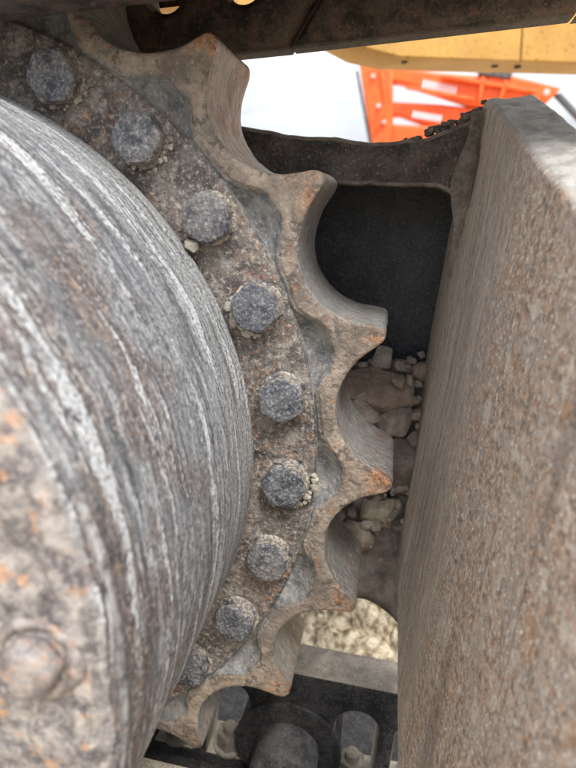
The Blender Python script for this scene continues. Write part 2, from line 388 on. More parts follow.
M = dict(
    sprocket=mat_sprocket(), drum=mat_drum(), bolt=mat_bolt(), plate=mat_plate(),
    lip=mat_dirty('frame_dark_steel', (.040, .035, .034), (.100, .088, .080), (.30, .27, .24), sc=45, damt=.55, ramt=.35),
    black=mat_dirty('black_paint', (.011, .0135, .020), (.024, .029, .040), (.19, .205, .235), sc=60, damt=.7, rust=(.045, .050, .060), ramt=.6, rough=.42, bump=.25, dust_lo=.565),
    chain=mat_dirty('chain_dark_steel', (.026, .020, .017), (.090, .066, .053), (.22, .175, .14), rust=(.15, .070, .042), sc=45, damt=.45, ramt=.55),
    grease_shade=mat_dirty('chain_grease_shade', (.014, .014, .015), (.045, .044, .044), (.20, .19, .18), sc=60, damt=.55, ramt=.15),  # greasy black that also paints shade onto the occluded lower links
    worn=mat_dirty('rail_worn_dusty', (.185, .160, .130), (.34, .300, .245), (.46, .42, .35), rust=(.13, .10, .08), sc=50, damt=.5, ramt=.4),
    cream=mat_dirty('window_dried_clay', (.24, .215, .165), (.42, .385, .31), (.5, .46, .38), rust=(.15, .12, .09), sc=60, damt=.4, ramt=.4),
    shaft=mat_dirty('shaft_dusty', (.045, .044, .045), (.125, .122, .120), (.30, .29, .28), sc=55, damt=.6, ramt=.2),
    crust=mat_dirty('cover_crust', (.12, .102, .104), (.32, .285, .268), (.52, .48, .43), rust=(.36, .18, .08), sc=80, damt=.55, ramt=.5),
    mud=mat_rock('dried_mud_pale', (.30, .27, .225), (.48, .44, .375)),
    rock_a=mat_rock('stone_grey', (.27, .235, .205), (.47, .41, .355)),
    rock_b=mat_rock('stone_brown', (.26, .195, .158), (.43, .34, .28)),
    rock_c=mat_rock('stone_tan', (.26, .215, .172), (.43, .37, .30)),
    dirt=mat_rock('caked_dirt', (.14, .118, .103), (.29, .25, .22)),
    sand=mat_rock('sandy_soil', (.12, .080, .042), (.62, .53, .385)),  # wide pale-to-dark spread paints clod highlights and shadows into the soil colour
    yellow=mat_dirty('yellow_paint', (.38, .20, .042), (.46, .255, .058), (.34, .24, .12), rust=(.33, .19, .07), sc=9, damt=.4, ramt=.5, rough=.6, bump=.08),
    orange=mat_dirty('orange_paint', (.72, .095, .016), (.85, .13, .022), (.72, .25, .12), rust=(.60, .080, .02), sc=3, damt=.4, ramt=.5, rough=.4, bump=.05),
    white=mat_dirty('white_lettering', (.62, .66, .78), (.72, .74, .82), (.60, .60, .66), sc=6, damt=.1, ramt=0, bump=.02),
    pinsteel=mat_dirty('pin_steel', (.35, .33, .34), (.5, .46, .45), (.6, .5, .45), sc=20, damt=.3, ramt=.3, bump=.1),
    rubber=mat_dirty('dark_hose', (.05, .055, .06), (.10, .105, .11), (.2, .2, .2), sc=20, damt=.2, ramt=0),
)

# ------------------------------------------------------------------ ground
def build_ground():
    # fine patch of clods near the track, blended into a sheet that runs to the horizon
    xs = np.concatenate([[-120, -40, -12, -4, -1.5], np.linspace(-.5, .75, 150), [1.5, 4, 12, 40, 120]])
    ys = np.concatenate([[-120, -40, -12, -4, -1.5, -.5], np.linspace(.1, 1.1, 130), [1.8, 4, 12, 40, 120]])
    Y, X = np.meshgrid(ys, xs, indexing='ij')
    P = np.stack([X, Y, 0 * X], -1)
    wgt = np.clip(1 - np.maximum(np.abs(X - .12) - .55, np.abs(Y - .72) - .33) / .10, 0, 1)
    cl = np.abs(fbm(P * 26, 3, 4, .55)); cl2 = np.abs(fbm(P * 70, 9, 3, .6))
    Z = -.485 + wgt * (cl * .13 + cl2 * .045 + .02 * fbm(P * 6, 5))
    V = np.stack([X, Y, Z], -1)
    me = np_mesh('ground', V, grid_faces(len(ys), len(xs)))
    kind(mesh_obj('ground', me, M['sand']), 'structure')
build_ground()

# ------------------------------------------------------------------ sprocket
P_T = 17.573; T0 = 46.38
tooth_c = [T0 - P_T * i for i in range(-3, 11)]
gap = (360 - 13 * P_T) / 7
tooth_c += [tooth_c[-1] - gap * k for k in range(1, 7)]
def build_sprocket():
    root = empty('drive_sprocket', (0, 0, 0))
    tag(root, 'rusty toothed drive sprocket ring bolted round the grey drum', 'sprocket')
    NC = 2400
    th = np.arange(NC) * 360.0 / NC
    cs = np.array(tooth_c)
    dlt = (th[:, None] - cs[None] + 180) % 360 - 180
    ti = np.argmin(np.abs(dlt), 1); d = dlt[np.arange(NC), ti]
    pitch = np.where((ti > 13) | ((ti == 13) & (d < 0)) | ((ti == 0) & (d > 0)), gap, P_T)
    jit = np.random.default_rng(3).normal(0, 1, (len(cs), 3))
    phi = np.abs(d * P_T / pitch + .18 * jit[ti, 0] * np.exp(-(d / 3.) ** 2))
    pp = [0, .5, .9, 1.3, 1.8, 2.4, 3.2, 4.0, 5.0, 6.0, 7.0, 8.0, 8.8]
    rr = [.3314, .3311, .3290, .3240, .3175, .3118, .3065, .3025, .2988, .2963, .2946, .2937, .2935]
    r_out = np.interp(phi, pp, rr) + .0009 * jit[ti, 1] * np.exp(-(d / 2.) ** 2)
    ker = np.exp(-np.linspace(-2, 2, 7) ** 2); ker /= ker.sum()
    r_out = np.convolve(np.concatenate([r_out[-8:], r_out, r_out[:8]]), ker, 'same')[8:-8]
    sst = lambda x, a, b: (lambda t: t * t * (3 - 2 * t))(np.clip((x - a) / (b - a), 0, 1))
    rec = 1 - sst(phi, 1.2, 6.4)
    dg = .0026 + .0075 * rec
    r_in = .2812 + .0150 * rec + .0022 * fbm(np.stack([th * .35, th * 0, th * 0], -1), 4, 5, .6)
    rows = []   # (r, y, rim, recess, tip, flank)
    one = np.ones(NC); z = np.zeros(NC)
    tipw = lambda r: sst(r, .306, .322)
    for r in np.linspace(.215, .2780, 16): rows.append((r * one, z, z, z, z, z))
    rows.append((.2788 * one, .0006 * one, z, z, z, z)); rows.append((.2795 * one, .0020 * one, z, .5 * one, z, z))
    rows.append((.2800 * one, dg, z, one, z, z))
    for k in range(1, 9):
        q = k / 8; rows.append((.2800 + (r_in - .2800) * q, dg * (1 - .75 * q ** 2.2), z, one, z, z))
    rows.append((r_in + .0012, .0012 * one, .5 * one, .4 * one, z, z))
    rows.append((r_in + .0026, .0002 * one, one, z, z, z))
    for q in np.linspace(.1, 1, 9):
        r = (r_in + .0026) + (r_out - .0036 - r_in - .0026) * q
        rows.append((r, z - .0003, one, z, tipw(r), z))
    for dr, yy, fl in ((.0014, .0002, 0), (.0006, .0007, .25), (.0001, .0014, .7), (0, .0026, 1)):
        rows.append((r_out - dr, yy * one, (1 - fl) * one, z, tipw(r_out), fl * one))
    for yy in np.linspace(.008, .076, 18): rows.append((r_out + .0004, yy * one, z, z, tipw(r_out) * .25, one))
    rows.append((r_out - .0012, .0805 * one, z, z, z, one)); rows.append((r_out - .004, .083 * one, z, z, z, one))
    for r in (.285, .27, .25, .215): rows.append((np.minimum(r, r_out - .006) * one, .083 * one, z, z, z, z))
    A = np.array(rows); R, Y = A[:, 0], A[:, 1]
    T = np.radians(th)[None]
    P = np.stack([R * np.cos(T), Y, R * np.sin(T)], -1)
    ox, oz = r_out * np.cos(T[0]), r_out * np.sin(T[0]); arcl = np.concatenate([[0], np.cumsum(np.hypot(np.diff(ox), np.diff(oz)))])
    side = A[:, 5]; front = (1 - side) * (Y < .05)
    Y = Y + front * (1 - .55 * A[:, 2]) * (.0012 * fbm(P * 55, 1, 4) + .0006 * fbm(P * 300, 2, 3) - .0030 * np.clip(fbm(P * 90, 6, 3) - .22, 0, 1))
    R = R + np.maximum(side, A[:, 2] * .6) * (.0005 * fbm(P * (60, 25, 60), 5, 4) + .0004 * fbm(P * (240, 60, 240), 8, 3))
    V = np.stack([R * np.cos(T), Y, R * np.sin(T)], -1)
    me = np_mesh('sprocket_ring', V, grid_faces(len(rows), NC, True),
                 dict(rim=A[:, 2].ravel(), recess=A[:, 3].ravel(), tip=A[:, 4].ravel(), flank=A[:, 5].ravel(),
                      fco=np.stack([np.repeat(arcl[None], len(rows), 0), A[:, 1], 0 * A[:, 1]], -1).reshape(-1, 3)))
    mesh_obj('toothed_ring', me, M['sprocket'], root)
    # hex bolts
    def bolt_mesh(seed):
        r = random.Random(seed)
        bm = bmesh.new(); N = 48
        lay = bm.verts.layers.float.new('dust')
        hexr = lambda a: .0143 / math.cos(((a + math.pi / 6) % (math.pi / 3)) - math.pi / 6)
        rings = []
        prof = [(1.10, .001), (1.10, -.0008), (1.0, -.0014), (1.0, -.0095), (.985, -.0112), ('c', -.0124), (.80, -.0128), (.4, -.0129)]
        for k, (q, y) in enumerate(prof):
            ring = []
            for i in range(N):
                a = 2 * math.pi * i / N
                h = hexr(a)
                if k < 2: h = .0165
                if q == 'c': rad = min(h * .93, .0137)
                elif k >= 3 and k <= 4: rad = min(h * q, .0154)
                elif k >= 6: rad = .0143 * q
                else: rad = min(h * q, .0166)
                n = .0004 * (r.random() - .5)
                v = bm.verts.new(((rad + n) * math.cos(a), y + .0003 * (r.random() - .5), (rad + n) * math.sin(a)))
                v[lay] = (1.0, 1, 1, .8, .35, .15, .1, .1)[k]
                ring.append(v)
            rings.append(ring)
        for a, b in zip(rings, rings[1:]):
            for i in range(N): bm.faces.new((a[i], a[(i + 1) % N], b[(i + 1) % N], b[i]))
        bm.faces.new(rings[-1])
        return bm_mesh('bolt', bm)
    ms = [bolt_mesh(s) for s in range(4)]
    for mm in ms: mm.materials.append(M['bolt']); smooth_angle(mm, 28)
    rb = random.Random(11)
    for i in range(-1, 11):
        a = RAD(59.1 - 13.40 * i); R = .2605
        o = bpy.data.objects.new('bolt', ms[i % 4]); link_obj(o, root)
        o.location = (R * math.cos(a), .0003, R * math.sin(a)); o.rotation_euler = (rb.uniform(-.02, .02), rb.uniform(0, 1.05), rb.uniform(-.02, .02))
    return root
sprocket = build_sprocket()

# ------------------------------------------------------------------ drum (final drive housing)
def build_drum():
    root = empty('final_drive_drum', (0, 0, 0))
    tag(root, 'large grey mud-streaked drum in front of the sprocket, at left', 'drum')
    R0 = .2380; NC = 900
    prof = [(R0 - .006, .0), (R0 - .006, -.0030), (R0 - .0012, -.0032), (R0 - .0003, -.0042)]
    prof += [(R0, y) for y in np.linspace(-.006, -.200, 90)]
    prof += [(R0 - .0006, -.2035), (R0 - .002, -.2065), (R0 - .0045, -.2085), (R0 - .008, -.2095)]
    prof += [(r, -.2100) for r in np.linspace(R0 - .012, .06, 40)] + [(.0, -.2105)]
    th = np.linspace(-math.pi, math.pi, NC, endpoint=False)
    A = np.array(prof); r = A[:, 0][:, None]; y = A[:, 1][:, None]
    arc = np.concatenate([[0], np.cumsum(np.hypot(np.diff(A[:, 0]), np.diff(A[:, 1])))]) * -1
    rad = np.repeat(r, NC, 1); yy = np.repeat(y, NC, 1); T = np.repeat(th[None], len(A), 0)
    U = T * R0; Vv = np.repeat(arc[:, None], NC, 1)
    S = np.stack([U * 9, Vv * 90, 0 * U], -1)
    lat = ((yy < -.006) & (yy > -.204) & (rad > R0 - .001)) * 1.0
    fr = np.clip((-.2035 - yy) / .004, 0, 1)
    rad = rad + lat * (.0007 * fbm(S, 3, 3) + .00035 * fbm(np.stack([U * 40, Vv * 300, 0 * U], -1), 5, 3))
    Pn = np.stack([rad * np.cos(T), 0 * T, rad * np.sin(T)], -1)
    yy = yy - (rad < R0 - .007) * (rad > .01) * (.0022 * fbm(Pn * 50, 8, 5, .6) + .0010 * fbm(Pn * 170, 4, 3))
    line = np.exp(-((Vv + .206 + .003 * fbm(np.stack([U * 25, 0 * U, 0 * U], -1), 2)) / .0014) ** 2)
    V = np.stack([rad * np.cos(T), yy, rad * np.sin(T)], -1)
    me = np_mesh('drum_housing', V, grid_faces(len(prof), NC, True),
                 dict(co=np.stack([U, Vv, 0 * U], -1).reshape(-1, 3), front=fr.ravel(), line=line.ravel()))
    mesh_obj('drum_housing', me, M['drum'], root)
    # cover bolts on the front face
    bm = bmesh.new()
    bmesh.ops.create_cone(bm, cap_ends=True, segments=6, radius1=.0115, radius2=.0105, depth=.010, matrix=Matrix.Rotation(RAD(90), 4, 'X'))
    me = bm_mesh('cover_bolt', bm, .0028, 3); me.materials.append(M['crust']); smooth_angle(me, 40)
    aa = np.linspace(0, 2 * np.pi, 72, endpoint=False); bb = np.linspace(0, 2 * np.pi, 12, endpoint=False)
    BB, AA = np.meshgrid(bb, aa); wv = 1 + .55 * fbm(np.stack([np.cos(AA) * 2.5, np.sin(AA) * 2.5, BB * .5], -1), 4, 4)
    wv = np.clip(wv * 1.6 - .75, .05, 2); rr_ = .0140 + .0030 * wv * np.cos(BB); Vc = np.stack([rr_ * np.cos(AA), -.0030 * wv * np.sin(BB) + .002, rr_ * np.sin(AA)], -1)
    Fc = grid_faces(72, 12, True); j = np.arange(12); Fc = np.concatenate([Fc, np.stack([71 * 12 + j, 71 * 12 + (j + 1) % 12, (j + 1) % 12, j], -1)])
    mc = np_mesh('mud_collar', Vc, Fc); mc.materials.append(M['crust']); mc.shade_smooth()
    for a in (-.6, 22, 44, 66, -24, -48, -72):
        o = bpy.data.objects.new('cover_bolt', me); link_obj(o, root)
        o.location = (.2125 * math.cos(RAD(a)), -.2145, .2125 * math.sin(RAD(a))); o.rotation_euler = (0, a, 0)
        o['label'] = 'dirt-caked hex bolt on the drum front'
        c = bpy.data.objects.new('mud_collar', mc); link_obj(c, o); c.location = (0, .003, 0)
build_drum()

# ------------------------------------------------------------------ track frame at right
bX, sX, kX = .360, .165, .12              # inner face of the side plate: X = bX + sX * Z + kX * (.12 - Y)
def build_frame():
    root = empty('crawler_undercarriage', (.38, .12, -.22))
    tag(root, 'thick rusty undercarriage plate with a dark pocket, right of the sprocket', 'undercarriage')
    inv = Matrix.Translation(-Vector(root.location))
    # --- side plate: leaning slab, top edge sloping down towards the viewer
    NY, NZ = 170, 190
    Y0, Y1 = .205, -.335
    ys = np.linspace(Y0, Y1, NY)
    top = np.where(ys > .125, .2105 - .10 * (ys - .125), .2105 + .374 * (np.minimum(ys, .118) - .118))
    bot = np.minimum(-.195, -.178 - .70 * (.12 - ys))
    kY = kX * np.maximum(0, .12 - ys)
    t = np.linspace(0, 1, NZ)[:, None]
    Z = bot[None] + (top - bot)[None] * t; Y = np.repeat(ys[None], NZ, 0)
    ri = .0025                                        # rounded top arris
    X = bX + sX * Z + kY[None]
    P = np.stack([X, Y, Z], -1)
    dz = fbm(np.stack([0 * Y, Y * 200, Z * 12], -1), 3, 3) * .0004 + fbm(P * 70, 4, 4) * .0005 + fbm(P * 260, 9, 3) * .0004
    X = X - dz
    e = np.clip((Z - (top[None] - ri)) / ri, 0, 1); X = X + ri * (1 - np.sqrt(np.clip(1 - e ** 2, 0, 1))) * .8
    eb = np.clip(((bot[None] + .012) - Z) / .012, 0, 1); X = X + .012 * (1 - np.sqrt(np.clip(1 - eb ** 2, 0, 1)))
    rows_X = [X[i] for i in range(NZ)]; rows_Z = [Z[i] for i in range(NZ)]; tops = [np.zeros(NY)] * (NZ - 1) + [np.ones(NY) * .8]
    NT = 22
    for k in range(1, NT + 1):
        q = k / NT
        xx = bX + sX * top + kY + ri * .8 + (.038 - ri) * q
        nz = .0012 * fbm(np.stack([xx, ys, 0 * ys], -1) * 120, 5, 4) + .0008 * fbm(np.stack([xx, ys, 0 * ys], -1) * 30, 7, 3)
        rows_X.append(xx); rows_Z.append(top + nz - (.004 * max(0, q - .85) / .15)); tops.append(np.ones(NY))
    for zz in np.linspace(0, 1, 12)[1:]:
        rows_Z.append(top + (bot - top) * zz - .004 * (1 - zz)); rows_X.append(bX + sX * rows_Z[-1] + kY + .044); tops.append(np.zeros(NY))
    rows_Z.append(rows_Z[0].copy()); rows_X.append(rows_X[0].copy()); tops.append(np.zeros(NY))
    AX, AZ, AT = np.array(rows_X), np.array(rows_Z), np.array(tops); NR = len(AX)
    AY = np.repeat(ys[None], NR, 0)
    V = np.stack([AX, AY, AZ], -1).reshape(-1, 3)
    F = grid_faces(NR, NY)
    co = np.stack([Y0 - .085 - AY, AZ, 0 * AZ], -1).reshape(-1, 3)
    me = np_mesh('side_plate', V, F, dict(co=co, top=AT.ravel()))
    bm = bmesh.new(); bm.from_mesh(me)
    bmesh.ops.remove_doubles(bm, verts=bm.verts, dist=1e-6)
    bd = [e for e in bm.edges if e.is_boundary]
    bmesh.ops.holes_fill(bm, edges=bd, sides=0)
    bmesh.ops.recalc_face_normals(bm, faces=bm.faces); bm.to_mesh(me); bm.free()
    o = mesh_obj('side_plate', me, M['plate'], root); o.matrix_parent_inverse = inv
    # --- pocket front: window plate behind the sprocket (upper lip + filleted corner)
    ring = [(.06, .150)]
    ring += [(.06, .222), (.12, .2175), (.18, .211), (.212, .2070), (.25, .1985), (.282, .1935), (.31, .1890), (.3345, .1872), (.355, .1885), (.372, .1930), (.386, .1990), (.399, .2060)]
    ring += [(.4005, .150), (.3830, .112)]
    cx, cz, rf = .3560, .1255, .0270
    for k in range(0, 10):
        a = RAD(0 + 90 * k / 9); ring.append((cx + rf * math.cos(a) - .0, cz + rf * math.sin(a)))
    ring += [(.335, .1545), (.30, .158), (.2377, .1640), (.18, .170)]
    # densify
    def dens(rg, step=.004):
        out = []
        for (a, b), (c, d) in zip(rg, rg[1:] + rg[:1]):
            n = max(1, int(math.hypot(c - a, d - b) / step))
            out += [(a + (c - a) * i / n, b + (d - b) * i / n) for i in range(n)]
        return out
    rg = dens(ring)
    pts = np.array([(x, 0, z) for x, z in rg]); nz = fbm(pts * 80, 3, 4) * .0016
    rg = [(x, z + n) for (x, z), n in zip(rg, nz)]
    me = flat_shape('pocket_lip', [rg], .118, .150, .003)
    smooth_angle(me, 40); me.materials.append(M['lip']); me.materials.append(M['dirt'])
    for p in me.polygons:
        if .3 < abs(p.normal.y) < .95: p.material_index = 1
    o = mesh_obj('pocket_lip', me, None, root, smooth=False); o.matrix_parent_inverse = inv
    # --- weld fillet between lip and side plate
    NA, NL = 14, 60
    zz = np.linspace(.061, .203, NL); V = []
    for z0 in zz:
        xw = bX + sX * z0; rr_ = (.012 + .003 * math.sin(z0 * 90)) * min(1, max(.02, (z0 - .06) / .075)) ** 1.3
        for k in range(NA):
            a = k / (NA - 1) * math.pi / 2
            V.append((xw - rr_ + rr_ * math.sin(a) + .0015, .117 - rr_ + rr_ * math.cos(a), z0))
    V = np.array(V); V += (fbm(V * 160, 2, 3)[:, None] * .0010)
    me = np_mesh('weld_fillet', V, grid_faces(NL, NA)); o = mesh_obj('weld_fillet', me, M['dirt'], root); o.matrix_parent_inverse = inv
    # --- black back plate of the pocket
    bm = bmesh.new()
    def box(bm, x0, x1, y0, y1, z0, z1):
        g = bmesh.ops.create_cube(bm, size=1); bmesh.ops.scale(bm, vec=(x1 - x0, y1 - y0, z1 - z0), verts=g['verts'])
        bmesh.ops.translate(bm, vec=((x0 + x1) / 2, (y0 + y1) / 2, (z0 + z1) / 2), verts=g['verts'])
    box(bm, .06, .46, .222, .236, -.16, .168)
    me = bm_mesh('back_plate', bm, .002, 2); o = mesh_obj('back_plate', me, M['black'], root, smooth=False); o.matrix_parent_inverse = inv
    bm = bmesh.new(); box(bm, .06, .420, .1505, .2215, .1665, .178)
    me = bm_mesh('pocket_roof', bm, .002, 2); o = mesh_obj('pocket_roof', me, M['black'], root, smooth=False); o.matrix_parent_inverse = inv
    # --- sloping shelf of the pocket, curving up into the side plate
    NX, NS = 70, 50
    xs = np.linspace(.10, .352, NX); q = np.linspace(0, 1, NS)
    Q, Xs = np.meshgrid(q, xs, indexing='ij')
    Yc = .222 - .117 * Q; Zc = -.075 - .118 * Q ** 1.15
    fil = np.clip((Xs - .300) / .052, 0, 1); Zc = Zc + .055 * (1 - np.sqrt(np.clip(1 - fil ** 2, 0, 1))) * (1 - Q) - .050 * fil ** 1.6 * Q ** 2
    P = np.stack([Xs, Yc, Zc], -1); Zc = Zc + .002 * fbm(P * 60, 3, 4)
    top_ = np.stack([Xs, Yc, Zc], -1); bot_ = top_ + np.array([0, .006, -.016])
    fr_ = top_[-1]; V = np.concatenate([top_.reshape(-1, 3), bot_[::-1].reshape(-1, 3)])
    me = np_mesh('pocket_shelf', V, grid_faces(2 * NS, NX)); o = mesh_obj('pocket_shelf', me, M['dirt'], root); o.matrix_parent_inverse = inv
build_frame()

# ------------------------------------------------------------------ track chain
def link_mesh(name, y0, y1, Lp, worn='worn', ww=.042):
    """side plate of a track link: pins at x=0 and x=Lp, rail edge at z=-.088, shoe edge at z=+.055, two bolt windows"""
    ring = []
    def arc(cx, cz, r, a0, a1, n):
        return [(cx + r * math.cos(RAD(a0 + (a1 - a0) * k / n)), cz + r * math.sin(RAD(a0 + (a1 - a0) * k / n))) for k in range(n + 1)]
    ring += [(-.0085, -.056), (-.033, -.088), (Lp - .035, -.088)]
    ring += [(Lp - .011, -.056)] + arc(Lp, 0, .052, -85, 60, 14) + [(Lp - .01, .055)]
    ring += [(.01, .055)] + arc(0, 0, .052, 120, 255, 12)
    def win(cx, w=ww, zt=-.057, zb=.040):
        h = w / 2
        return [(cx + h, zb), (cx + h, zt + h)] + arc(cx, zt + h, h, 0, -180, 14)[1:-1] + [(cx - h, zt + h), (cx - h, zb)]
    me = flat_shape(name, [ring, win(.065), win(Lp - .065)], y0, y1, .0025 if worn == 'worn' else .010)
    smooth_angle(me, 40)
    me.materials.append(M['grease_shade' if worn == 'worn' else 'chain']); me.materials.append(M[worn]); me.materials.append(M['cream'])  # lower links take the blacker material: shade painted into their colour
    for p in me.polygons:
        c = p.center
        if p.normal.z < -.8 and c.z < -.06: p.material_index = 1
        elif abs(p.normal.y) < .75 and c.z < .045 and min(abs(c.x - .065), abs(c.x - Lp + .065)) < .0235 and c.z > -.056: p.material_index = 2
    return me
def cyl_mesh(name, r, y0, y1, mat, n=40, bev=.003):
    bm = bmesh.new()
    bmesh.ops.create_cone(bm, cap_ends=True, segments=n, radius1=r, radius2=r, depth=abs(y1 - y0), matrix=Matrix.Translation((0, (y0 + y1) / 2, 0)) @ Matrix.Rotation(RAD(90), 4, 'X'))
    me = bm_mesh(name, bm, bev, 2); smooth_angle(me, 40); me.materials.append(mat); return me
LP = .188
up_in = link_mesh('inner_link', .092, .126, LP, 'chain', .026); up_out = link_mesh('outer_link', -.060, -.026, LP, 'chain', .026)
lk_in = link_mesh('inner_link', .092, .134, LP); lk_out = link_mesh('outer_link', -.060, -.026, LP)
bush = cyl_mesh('bushing', .0320, -.030, .091, M['shaft'], 56, .005)
boss = cyl_mesh('boss', .054, .0860, .0915, M['grease_shade'], 56, .003)
pin = cyl_mesh('pin', .019, -.074, .134, M['chain'])
def shoe_mesh(ya, yb):
    # triple grouser shoe, cross-section in (x,z), extruded along Y
    prof = [(-.092, .057), (.092, .057), (.092, .067), (.083, .069), (.079, .094), (.073, .094), (.069, .069), (.008, .069), (.004, .088), (-.004, .088), (-.008, .069),
            (-.066, .069), (-.070, .094), (-.076, .094), (-.080, .069), (-.092, .067)]
    me = flat_shape('track_shoe', [prof], ya, yb, .001); smooth_angle(me, 30); me.materials.append(M['grease_shade']); return me
shoe = shoe_mesh(-.130, .225); low_shoe = shoe_mesh(-.20, .290)
def nut_mesh():
    bm = bmesh.new()
    bmesh.ops.create_cone(bm, cap_ends=True, segments=28, radius1=.0165, radius2=.0158, depth=.005, matrix=Matrix.Translation((0, 0, .0385)))
    bmesh.ops.create_cone(bm, cap_ends=True, segments=6, radius1=.0138, radius2=.0138, depth=.018, matrix=Matrix.Translation((0, 0, .0275)))
    bmesh.ops.create_cone(bm, cap_ends=True, segments=20, radius1=.0072, radius2=.0080, depth=.010, matrix=Matrix.Translation((0, 0, .016)))
    me = bm_mesh('shoe_nut', bm, .0012, 2); smooth_angle(me, 30); me.materials.append(M['worn']); return me
nut = nut_mesh()
def chain(pins, flip, label, name='track_chain'):
    root = empty(name, (pins[0][0], .03, pins[0][1])); tag(root, label, 'track chain', 'runs of the track chain')
    ri = Matrix.Translation(-Vector(root.location))
    def put(nm, me, mat4):
        o = bpy.data.objects.new(nm, me); link_obj(o, root); o.matrix_parent_inverse = ri; o.matrix_basis = mat4; return o
    for k, (a, b) in enumerate(zip(pins, pins[1:])):
        ang = math.atan2(b[1] - a[1], b[0] - a[0]); ln = math.hypot(b[0] - a[0], b[1] - a[1])
        base = Matrix.Translation((a[0], 0, a[1])) @ Matrix.Rotation(-ang, 4, 'Y')
        if flip: base = base @ Matrix.Diagonal((ln / LP, 1, -1, 1))
        else: base = base @ Matrix.Diagonal((ln / LP, 1, 1, 1))
        sh = Matrix.Translation((0, .003 * (k % 2), 0)); put('link', lk_in if flip else up_in, sh @ base); put('link', lk_out if flip else up_out, sh @ base @ Matrix.Translation((0, 0, 0 if flip else -.006)))
        put('bushing', bush, base); put('boss', boss, base); put('pin', pin, base)
        put('shoe', low_shoe if flip else shoe, base @ Matrix.Translation((LP / 2, 0, 0)))
        for wx in (.065, LP - .065):
            if flip: put('nut', nut, base @ Matrix.Translation((wx, .108, 0))); put('nut', nut, base @ Matrix.Translation((wx, -.05, 0)))
    return root
chain([(-.084, .343), (.104, .341), (.292, .340), (.480, .341), (.668, .342)], False, 'dark rusty upper run of track chain crossing above the sprocket')
chain([(-.135, -.313), (.040, -.347), (.2245, -.372), (.411, -.396), (.599, -.410)], True, 'lower run of track chain below the sprocket teeth, greasy and painted dark as shade')

# ------------------------------------------------------------------ rocks and dirt caught in the pocket
def rock_mesh(seed, sx, sy, sz, n=16, flat=1.0):
    r = np.random.default_rng(seed); p = r.normal(size=(n, 3)); p /= np.linalg.norm(p, axis=1)[:, None]
    p *= r.uniform(.82, 1.0, (n, 1)); p *= np.array([sx, sy, sz]) / 2
    bm = bmesh.new()
    for q in p: bm.verts.new(q)
    g = bmesh.ops.convex_hull(bm, input=bm.verts)
    bmesh.ops.delete(bm, geom=[v for v in bm.verts if not v.link_faces], context='VERTS')
    s = min(sx, sy, sz)
    bmesh.ops.bevel(bm, geom=list(bm.edges), offset=s * .03, segments=1, affect='EDGES', clamp_overlap=True)
    bmesh.ops.triangulate(bm, faces=bm.faces); bmesh.ops.subdivide_edges(bm, edges=bm.edges, cuts=2, use_grid_fill=True)
    co = np.array([v.co for v in bm.verts]); nn = fbm(co * (2.2 / s) + seed * 3.1, seed, 4) * s * .085
    for v, d in zip(bm.verts, nn): v.co += v.co.normalized() * d
    me = bm_mesh('rock', bm); smooth_angle(me, 12); return me
def rock(name, label, loc, size, mat, seed, rot=(0, 0, 0), cat='stone', group='stones caught in the frame pocket', n=16):
    me = rock_mesh(seed, *[1.22 * q for q in size], n=n); me.materials.append(M[mat])
    o = bpy.data.objects.new(name, me); link_obj(o); o.location = loc; o.rotation_euler = rot
    tag(o, label, cat, group); return o
rock('stone', 'broad reddish-brown slab, largest stone near the top of the heap', (.318, .163, -.021), (.066, .05, .034), 'rock_b', 1, (.2, .15, .2))
rock('stone', 'smooth flat grey-tan stone just under the reddish slab', (.3305, .150, -.047), (.042, .035, .030), 'rock_a', 2, (.1, .1, .4))
rock('stone', 'dark grey block at left of the flat tan stone, beside the tooth', (.3010, .148, -.042), (.034, .03, .046), 'rock_a', 3, (.1, .3, 0))
rock('stone', 'small pointed grey stone on top of the heap against the black plate', (.3190, .185, .003), (.022, .02, .024), 'rock_a', 4)
rock('stone', 'small round grey stone on top, right of the pointed one', (.3370, .186, -.002), (.020, .02, .018), 'rock_a', 5)
rock('stone', 'small grey stone at the upper right end of the heap by the plate', (.3545, .180, -.010), (.021, .02, .020), 'rock_b', 6)
rock('stone', 'little tan stone right of the reddish slab', (.3480, .165, -.027), (.021, .02, .017), 'rock_c', 7)
rock('stone', 'tiny brownish stone beside the right end of the flat tan stone', (.3515, .158, -.043), (.015, .014, .013), 'rock_b', 8)
rock('stone', 'little stone tucked between the reddish slab and the plate', (.3440, .174, -.016), (.016, .016, .014), 'rock_a', 9)
rock('stone', 'rough crumbling clod below the flat stone, touching the plate', (.3350, .143, -.087), (.048, .034, .052), 'dirt', 10, n=26)
rock('stone', 'rounded brown stone at the foot of the heap', (.3150, .128, -.128), (.030, .028, .038), 'rock_c', 11, (0, .2, 0), n=24)
rock('stone', 'squared tan stone lowest in the heap, near the tooth valley', (.2960, .119, -.149), (.027, .024, .036), 'rock_c', 12, (.2, -.5, .1), n=18)
rock('stone', 'tiny grey stone right of the rounded brown stone', (.3315, .132, -.121), (.011, .010, .014), 'rock_a', 13)
rock('stone', 'brown stone half hidden behind the tooth beside the reddish slab', (.2860, .170, -.020), (.032, .03, .03), 'rock_b', 14)
rock('stone', 'angular tan stone leaning on the plate, above the crumbling clod', (.3510, .150, -.066), (.024, .022, .020), 'rock_c', 15, (.3, .2, .5), n=11)
rock('stone', 'grey wedge-shaped stone between the clod and the tooth', (.3160, .138, -.083), (.028, .024, .026), 'rock_a', 16, (.5, .1, .2), n=10)
rock('stone', 'brown chip resting on the reddish slab', (.3330, .152, -.008), (.018, .016, .012), 'rock_b', 17, (.2, .6, .1), n=10)
rock('stone', 'dusty stone against the plate beside the rounded brown stone', (.3370, .126, -.140), (.022, .02, .020), 'dirt', 18, (.2, .6, .1), n=12)
